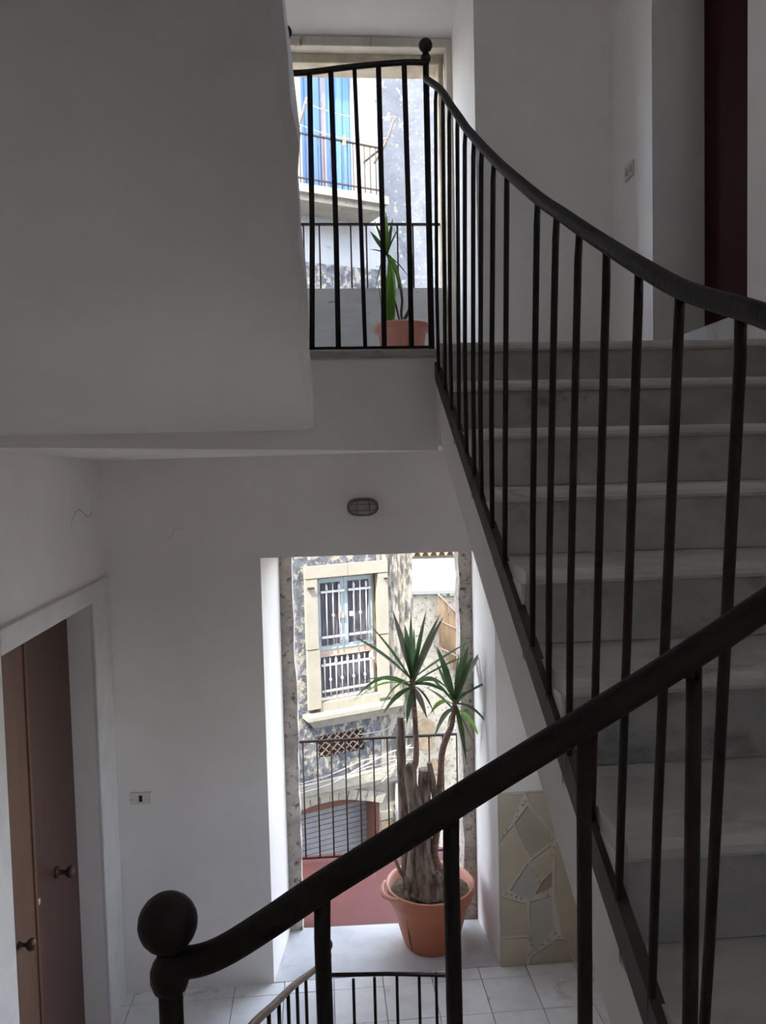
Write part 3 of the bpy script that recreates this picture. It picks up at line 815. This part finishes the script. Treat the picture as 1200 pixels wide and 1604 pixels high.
up = thing('potted_plant', 'small leggy plant in a fluted pink pot behind the upper railing', 'potted plant', (.425, 3.95, 3.40))
mb = MB()
n = 64
pv = []
profu = [(.001, .002), (.090, 0), (.094, .01), (.112, .19), (.116, .192), (.118, .225), (.134, .228), (.139, .24), (.137, .262), (.128, .268), (.118, .262), (.110, .235), (.105, .20)]
V, Fc = [], []
for i, (r, z) in enumerate(profu):
    for k in range(n):
        th = 6.2832 * k / n
        fl = (.003 if k % 4 < 2 else -.001) if 2 <= i <= 3 else 0
        V.append((.425 + (r + fl) * math.cos(th), 3.95 + (r + fl) * math.sin(th), 3.40 + z))
for i in range(len(profu) - 1):
    for k in range(n):
        k2 = (k + 1) % n
        Fc.append((i * n + k, i * n + k2, i * n + n + k2, i * n + n + k))
mb.add(V, Fc, True).build('pot', 'pot_pink', up)
MB().lathe((.425, 3.95, 3.40), [(.108, .215), (.06, .222), (.001, .224)], 24).build('soil', 'soil', up)
us = lambda pts, r, nm='stem', m='bark': MB().tube(smooth_path([(x, 3.95 + d, z) for x, z, d in pts], 5), r, 8).build(nm, m, up)
us([(.434, 3.62, 0), (.44, 3.69, 0), (.468, 3.75, .0), (.478, 3.83, .01), (.482, 4.00, .02), (.47, 4.05, .02)], .0085)
us([(.434, 3.64, 0), (.424, 3.72, 0), (.428, 3.80, -.01), (.40, 3.92, -.02), (.362, 4.00, -.02)], .0062)
us([(.425, 3.63, .0), (.405, 3.73, 0), (.39, 3.80, .0)], .0045)
uc = (.358, 3.93, 4.005)
for x, z, w, lft, mm in [(.295, 4.163, .02, .05, 'leaf'), (.337, 4.201, .03, .02, 'leaf_bright'), (.352, 4.19, .028, .02, 'leaf_bright'), (.394, 4.195, .018, .02, 'leaf'), (.27, 4.10, .02, .05, 'leaf'), (.42, 4.14, .02, .05, 'leaf'), (.296, 3.82, .022, .4, 'leaf_bright'), (.405, 3.80, .03, .25, 'leaf_bright'), (.425, 3.80, .022, .3, 'leaf_bright'), (.268, 4.03, .022, .15, 'leaf_dry'), (.47, 3.88, .014, .15, 'leaf_dry')]:
    leaf(uc, (x, 3.93 + random.uniform(-.08, .08), z), w, up, mm, lft)
for x0, x, z, w in [(.37, .362, 3.99, .046), (.35, .342, 3.94, .040), (.34, .305, 3.88, .026), (.36, .375, 3.90, .036), (.47, .475, 3.80, .016)]:
    leaf((x0, 3.93, 3.62), (x, 3.90 + random.uniform(-.03, .03), z), w, up, 'leaf_bright', .0)

# ------------------------------------------------------------------ outside: street and the house opposite
struct(MB().box(-14, 16, YO + .2, 30, -3.1, -2.9).build('floor_street', 'street'), 'pale stone street below')
U = Vector((.91909, .39404, 0)); NO = Vector((.39404, -.91909, 0))
FP = Vector((.2121, 8.5, 0))
def fc(u, w, z):
    p = FP + U * u + NO * w
    return (p.x, p.y, z)
def fbox(m, u0, u1, w0, w1, z0, z1):
    return m.hexa([fc(u0, w1, z0), fc(u1, w1, z0), fc(u1, w0, z0), fc(u0, w0, z0)], [fc(u0, w1, z1), fc(u1, w1, z1), fc(u1, w0, z1), fc(u0, w0, z1)])
hb = thing('apartment_house', 'old stained house across the street with barred window and blue shutters', 'building', fc(0, 0, -2.9))
def fpart(name, m, parent, *boxes, label=None):
    mb = MB()
    for b in boxes: fbox(mb, *b)
    return mb.build(name, m, parent, label)
ff = lambda a, d, z: fc(a, -d, z)
# ground-floor wall with the arched doorway cut out
AX0, AX1, AZS, AZT = -.98, .377, -.80, -.635
arc = [(AX0 + (AX1 - AX0) * i / 14, AZS + (AZT - AZS) * math.sin(math.pi * i / 14)) for i in range(15)]
poly_top = [fc(u, 0, z) for u, z in [(-3.2, -.45), (-3.2, AZS)] + arc + [(.86, AZS), (.86, -.45)]]
mb = MB()
ext = tuple(NO * -.35)
for (ua, za), (ub, zb2) in zip(arc, arc[1:]):
    mb.prism([fc(ua, 0, za), fc(ub, 0, zb2), fc(ub, 0, -.40), fc(ua, 0, -.40)], ext)
fbox(mb, -3.2, AX0, -.35, 0, -2.9, -.40)
fbox(mb, AX1, .86, -.35, 0, -2.9, -.40)
mb.build('wall_ground', 'stone_pale', hb)
# wall of the window storey: frame of boxes around window and grille
mb = MB()
fbox(mb, -3.2, -.345, -.35, 0, -.40, 3.9)
fbox(mb, -.345, .205, -.35, 0, -.40, -.160)
fbox(mb, -.345, .41, -.35, 0, .085, .44)
fbox(mb, .205, .41, -.35, 0, -.40, .085)
fbox(mb, -.345, .41, -.35, 0, 1.815, 3.9)
mb.build('wall_first', 'facade', hb)
fpart('wall_strip', 'facade_streak', hb, (.41, .72, -.35, 0.0, -.40, 3.9))
fpart('corner_strip', 'facade_streak', hb, (.72, .86, -.35, .015, -2.0, 3.9))
fpart('wall_upper', 'facade_white', hb, (-3.2, -.355, -.35, 0, 3.9, 7.7), (-.355, .297, -.35, 0, 3.9, 5.66), (-.355, .297, -.35, 0, 7.55, 7.7), (.297, .60, -.35, 0, 3.9, 7.7))
fpart('wall_upper_side', 'facade_grey', hb, (.60, .90, -.35, .012, 3.9, 7.7))
fpart('inner_dark', 'void', hb, (-.5, .5, -.9, -.36, -.35, 2.0))
fpart('damp_band', 'facade', hb, (-3.2, .60, 0, .02, 4.3, 5.12), label='mould-stained band under the upper balcony')
# window surround blocks
for b, nm in [((-.46, -.328, -.02, .05, 1.05, 1.80), 'jamb_block'), ((-.457, -.315, -.02, .045, .40, 1.04), 'jamb_block'), ((.40, .523, -.02, .05, 1.12, 1.80), 'jamb_block'), ((.397, .521, -.02, .045, .40, 1.11), 'jamb_block'),
          ((-.46, .03, -.02, .055, 1.808, 1.935), 'lintel_block'), ((.034, .523, -.02, .055, 1.808, 1.935), 'lintel_block')]:
    fpart(nm, 'stone_cream', hb, b)
fpart('sill_lip', 'stone_cream', hb, (-.52, .62, -.02, .17, .315, .355))
mb = MB()
mb.hexa([fc(-.40, .03, .19), fc(.60, .03, .19), fc(.60, 0, .19), fc(-.40, 0, .19)], [fc(-.50, .15, .315), fc(.61, .15, .315), fc(.61, 0, .315), fc(-.50, 0, .315)])
mb.build('sill_moulding', 'stone_pale', hb)
fpart('sill_base', 'stone_cream', hb, (-.32, .40, -.05, .03, .355, .45), label='yellowish base under the barred window')
# window: outer pink frame, two casements, lower fixed light
WF = -.10
wn = fpart('window', 'frame_pink', hb, (-.33, -.300, WF - .03, WF + .04, .45, 1.81), (.372, .402, WF - .03, WF + .04, .45, 1.81), (-.30, .372, WF - .03, WF + .04, 1.785, 1.81), (-.30, .372, WF - .03, WF + .05, .925, 1.0))
for u0, u1, nm in ((-.298, .022, 'casement'), (.026, .370, 'casement')):
    fpart(nm, 'frame_blue', wn, (u0, u0 + .042, WF, WF + .055, 1.002, 1.783), (u1 - .042, u1, WF, WF + .055, 1.002, 1.783), (u0 + .042, u1 - .042, WF, WF + .055, 1.735, 1.783), (u0 + .042, u1 - .042, WF, WF + .055, 1.002, 1.045))
    fpart('pane', 'curtain', wn, (u0 + .042, u1 - .042, WF + .015, WF + .022, 1.045, 1.735))
fpart('lower_frame', 'wood_white', wn, (-.298, -.27, WF, WF + .05, .452, .925), (.345, .370, WF, WF + .05, .452, .925), (-.27, .345, WF, WF + .05, .452, .48))
fpart('pane', 'curtain', wn, (-.27, .345, WF + .01, WF + .018, .48, .925))
fpart('latch_plate', 'frame_pink', wn, (-.045, .015, WF + .05, WF + .075, 1.335, 1.395))
fpart('latch_plate', 'bar_white', wn, (.085, .125, WF + .05, WF + .075, 1.345, 1.395))
gr = MB()
def fbar(u, z0, z1, spear, knob, parent):
    w = WF + .085
    m = MB().tube([fc(u, w, z0), fc(u, w, z1)], .0065, 6)
    if spear: m.lathe(fc(u, w, z1), [(.006, -.01), (.020, .0), (.009, .012), (.018, .022), (.001, .062)], 6)
    if knob: m.lathe(fc(u, w, (z0 + z1) / 2 - .02), [(.006, -.025), (.016, -.008), (.016, .008), (.006, .025)], 6)
    m.build('grille_bar', 'bar_white', parent)
g1 = fpart('grille', 'bar_white', wn, (-.262, .018, WF + .075, WF + .088, 1.628, 1.652), (-.262, .018, WF + .075, WF + .088, 1.135, 1.158), (.066, .340, WF + .075, WF + .088, 1.628, 1.652), (.066, .340, WF + .075, WF + .088, 1.135, 1.158),
           (-.275, .36, WF + .075, WF + .088, .832, .856), (-.275, .36, WF + .075, WF + .088, .548, .570))
for i, u in enumerate((-.197, -.121, -.048, .128, .206, .281)):
    fbar(u, 1.06, 1.735 if i in (1, 4) else 1.665, i not in (1, 4), i in (1, 4), wn)
for i in range(9):
    u = -.243 + i * .0695
    fbar(u, .485, .915 if i % 2 else .865, i % 2 == 0, i % 2 == 1, wn)
# diamond lattice
lt = fpart('lattice_window', 'void', hb, (-.345, .205, -.30, -.10, -.16, .085))
for i in range(-3, 9):
    for s_ in (1, -1):
        ua = -.345 + i * .095 if s_ > 0 else -.345 + i * .095
        pts = []
        H = .245; run = .27
        u0, u1 = (ua, ua + run) if s_ > 0 else (ua + run, ua)
        t0, t1 = 0.0, 1.0
        lo_, hi_ = -.345, .205
        def cl(t): return u0 + (u1 - u0) * t
        ts = sorted([((lo_ - u0) / (u1 - u0)), ((hi_ - u0) / (u1 - u0))])
        t0, t1 = max(0, ts[0]), min(1, ts[1])
        if t1 - t0 < .05: continue
        a = fc(cl(t0), -.02 if s_ > 0 else -.032, -.16 + H * t0); b = fc(cl(t1), -.02 if s_ > 0 else -.032, -.16 + H * t1)
        MB().tube([a, b], .0085, 5).build('lattice_slat', 'lattice', lt)
# cornice, arch ring, lunette, roller shutter
fpart('cornice', 'stone_pale', hb, (-3.2, .74, 0, .10, -.50, -.41), (-3.2, .72, 0, .06, -.56, -.50))
K = 13
for i in range(K):
    a0, a1 = i / K, (i + 1) / K - .006
    q = lambda t, off: (AX0 - .02 + (AX1 - AX0 + .04) * t + (t - .5) * off * 1.2, AZS + (AZT - AZS) * math.sin(math.pi * t) + off)
    pl = [fc(*((q(t, o)[0], 0, q(t, o)[1]))) for t, o in ((a0, 0), (a1, 0), (a1, .105), (a0, .105))]
    e = NO * (.035 + random.uniform(0, .015))
    MB().prism(pl, tuple(e)).build('arch_stone', 'stone_pale', hb)
fpart('door_reveal', 'lunette', hb, (AX1 - .03, AX1, -.34, -.02, -2.9, AZS))
lu = MB()
lu.prism([fc(u, -.30, z - .002) for u, z in arc] + [fc(AX1, -.30, -.86), fc(AX0, -.30, -.86)], tuple(NO * .03))
lu.build('lunette_board', 'lunette', hb)
rs = fpart('roller_shutter', 'roller', hb, (AX0, AX1 - .03, -.33, -.31, -2.9, -.86))
for i in range(34):
    z = -.862 - i * .06
    fpart('shutter_slat', 'roller', rs, (AX0, AX1 - .03, -.31, -.285 - .0, z - .053, z))
for i in range(6):
    fpart('quoin', 'brown_stone' if i % 2 else 'stone_cream', hb, (AX1 + .002, AX1 + random.uniform(.10, .17), 0, .025, -.90 - (i + 1) * .105, -.90 - i * .105 - .012))
def ftube(name, m, parent, pts, r, n=7):
    return MB().tube(smooth_path([fc(*p) for p in pts], 4), r, n).build(name, m, parent)
ftube('drainpipe', 'pipe', hb, [(.60, .06, -2.9), (.60, .06, -1.6), (.60, .06, -.60)], .05, 10)
for k, pts in enumerate([[(-3.0, .06, -.33), (-.6, .07, -.36), (.2, .07, -.25), (.75, .08, -.33)], [(-3.0, .12, -.40), (-.6, .12, -.44), (0.1, .12, -.30), (.5, .12, -.20), (.80, .10, -.22)],
                         [(.10, .05, .04), (.42, .05, .03), (.55, .06, .09), (.70, .06, .11)], [(.35, .12, -.52), (.50, .12, -.40), (.60, .1, -.24), (.74, .1, -.18)], [(.25, .10, -.34), (.5, .1, -.31), (.80, .1, -.36)],
                         [(-3.0, .10, -.37), (-.4, .09, -.38), (.3, .09, -.33), (.8, .09, -.42)]]):
    ftube('cable', 'cable', hb, pts, .006 if k in (0, 2, 4, 5) else .008)
fpart('wall_hook', 'iron', hb, (-.44, -.37, .05, .08, 1.70, 1.715), (.475, .51, .05, .08, 1.73, 1.745))

# upper storey: blue shutters with surround, balcony
bs = fpart('door_case', 'shutter_stile', hb, (-.357, .297, -.25, -.22, 5.66, 7.55), (-.06, .0, -.22, -.13, 5.80, 7.55))
for u0, u1 in ((-.355, -.062), (.002, .296)):
    fpart('shutter', 'shutter_blue', hb, (u0, u1, -.20, -.15, 5.80, 7.55))
    for k in range(3):
        fpart('shutter_batten', 'shutter_blue', hb, (u0 + .03 + k * .09, u0 + .10 + k * .09, -.15, -.14, 5.84, 7.50))
for b in ((-.46, -.357, -.02, .05, 5.80, 7.56), (.297, .505, -.02, .05, 5.80, 7.56), (-.46, .505, -.02, .055, 7.56, 7.68)):
    fpart('surround_block', 'stone_cream', hb, b)
fpart('balcony_slab', 'stone_pale', hb, (-.62, .40, 0, .50, 5.66, 5.74), (-.62, .40, 0, .44, 5.60, 5.66))
br = fpart('balcony_rail', 'iron_worn', hb, (-.62, .36, .44, .46, 6.225, 6.24), (-.62, .36, .44, .46, 5.80, 5.812), (.345, .36, .01, .44, 6.225, 6.24))
for i in range(16):
    ftube('balcony_baluster', 'iron_worn', br, [(-.61 + i * .064, .45, 5.74), (-.61 + i * .064, .45, 6.23)], .0055, 5)
for u in (-.56, .40):
    ftube('line_arm', 'wood_grey', br, [(u, .20, 6.18), (u + .02, .45, 6.32), (u + .03, .62, 6.50)], .014, 6)
for u, z, mm in ((-.02, 6.43, 'peg_orange'),):
    pass
def sag(a, b, d, t):
    return tuple(a[i] + (b[i] - a[i]) * t - (d * 4 * t * (1 - t) if i == 2 else 0) for i in range(3))
lines = []
for k, (a, b) in enumerate((((-.545, .60, 6.46), (.43, .62, 6.50)), ((-.55, .46, 6.31), (.42, .47, 6.34)))):
    lab = ('upper white clothes line strung before the blue shutters', 'lower white clothes line strung before the blue shutters')[k]
    o = MB().tube([fc(*sag(a, b, .07, i / 12)) for i in range(13)], .005, 5).build('clothes_line', 'cord')
    tag(o, lab, 'clothes line', 'clothes lines across the street')
    lines.append((a, b))
for k, t, mm, lab in ((0, .56, 'peg_orange', 'orange clothes peg on the upper clothes line'), (1, .50, 'peg_yellow', 'yellow clothes peg on the lower clothes line'), (1, .66, 'peg_red', 'red clothes peg on the lower clothes line')):
    u, w, z = sag(*lines[k], .07, t)
    m = MB()
    for s_ in (-1, 1):
        m.hexa([fc(u - .016 + s_ * .010, w + .008, z - .07), fc(u - .004 + s_ * .010, w + .008, z - .07), fc(u - .004 + s_ * .010, w - .008, z - .07), fc(u - .016 + s_ * .010, w - .008, z - .07)],
               [fc(u - .012 + s_ * .004, w + .008, z + .03), fc(u + .004 + s_ * .004, w + .008, z + .03), fc(u + .004 + s_ * .004, w - .008, z + .03), fc(u - .012 + s_ * .004, w - .008, z + .03)])
    tag(m.build('clothes_peg', mm), lab, 'clothes peg', 'pegs on the clothes lines')

# ruined stone house behind, with white roof and tile edge
rh = thing('stone_house', 'sunlit ruined rubble house with white roof beyond the yucca', 'building', (2.2, 11.5, -2.9))
mb = MB()
mb.hexa([(.6, 11.5, -2.9), (4.5, 11.5, -2.9), (4.5, 13.4, -2.9), (.6, 13.4, -2.9)], [(.6, 11.5, 1.10), (4.5, 11.5, 1.05), (4.5, 13.4, 1.15), (.6, 13.4, 1.15)])
mb.build('rubble_wall', 'rubble', rh)
mb = MB()
mb.hexa([(.5, 11.42, 1.10), (4.6, 11.42, 1.06), (4.6, 13.5, 1.10), (.5, 13.5, 1.10)], [(.5, 11.42, 1.15), (4.6, 11.42, 1.11), (4.6, 13.5, 1.37), (.5, 13.5, 1.37)])
mb.build('roof', 'roof_white', rh)
for i in range(26):
    x = 1.30 + i * .095 + random.uniform(-.02, .02)
    if random.random() < .75:
        m = MB()
        s_ = random.uniform(.03, .065)
        m.ball((x, 11.47, 1.07 - .01 * i * .1), s_, 7, .7)
        m.build('wall_stone', 'stone_pale' if i % 2 else 'rubble', rh)
for (x, z, a_, b_) in ((1.47, -.92, .13, .12), (1.48, -1.16, .14, .10), (1.56, -1.50, .10, .09), (1.70, -1.46, .08, .07), (1.34, -.72, .06, .05), (1.62, -1.70, .09, .06)):
    n_ = 7
    pol = [(x + a_ * math.cos(-6.283 * i / n_) * random.uniform(.8, 1.15), 11.42, z + b_ * math.sin(-6.283 * i / n_) * random.uniform(.8, 1.15)) for i in range(n_)]
    MB().prism(pol, (0, .12, 0)).build('wall_stone', 'brown_stone', rh)
csn = thing('cane_screen', 'golden cane screen fixed to the ruined rubble house', 'screen', (1.86, 11.4, -.3))
mb = MB()
for i in range(34):
    x = 1.685 + i * .0215
    zt = 1.075 - (x - 1.685) * 1.08
    zb3 = .30 - (x - 1.685) * 1.6 + random.uniform(-.05, .05)
    mb.tube([(x, 11.38 + random.uniform(-.006, .006), zb3), (x + random.uniform(-.006, .006), 11.38, zt)], .009, 5)
cn = mb.build('canes', 'cane', csn); cn['kind'] = 'stuff'
for f in (.2, .6):
    MB().tube([(1.68, 11.365, .9 - f), (2.42, 11.365, .55 - f * 1.1)], .012, 6).build('binding', 'wood_grey', csn)
MB().tube([(1.67, 11.365, 1.10), (2.43, 11.365, .27)], .016, 6).build('top_rail', 'wood_grey', csn)
# far house behind: cream wall, tile eave
fh = thing('far_house', 'tall pale house rising behind the white roof and tile eave', 'building', (2.5, 15, -2.9))
MB().box(.2, 3.0, 15, 18, -2.9, 11.6).build('wall', 'facade_grey', fh)
MB().box(1.0, 4.4, 14.2, 15, -2.9, 1.42).build('lean_to', 'cream_wall', fh)
for i in range(22):
    x = 1.1 + i * .15
    pts = [(x + .07 * math.cos(math.pi * k / 6), 14.08, 1.40 + .07 * math.sin(math.pi * k / 6)) for k in range(7)]
    m = MB(); V = []; Fc = []
    for k in range(7):
        a = math.pi * k / 6
        for r_ in (.075, .06):
            V += [(x + r_ * math.cos(a), 14.05, 1.36 + r_ * math.sin(a)), (x + r_ * math.cos(a), 14.98, 1.60 + r_ * math.sin(a))]
    for k in range(6):
        o = k * 4
        Fc += [(o, o + 4, o + 5, o + 1), (o + 3, o + 7, o + 6, o + 2), (o, o + 2, o + 6, o + 4)]
    m.add(V, Fc, True).build('roof_tile', 'roof_tile', fh)
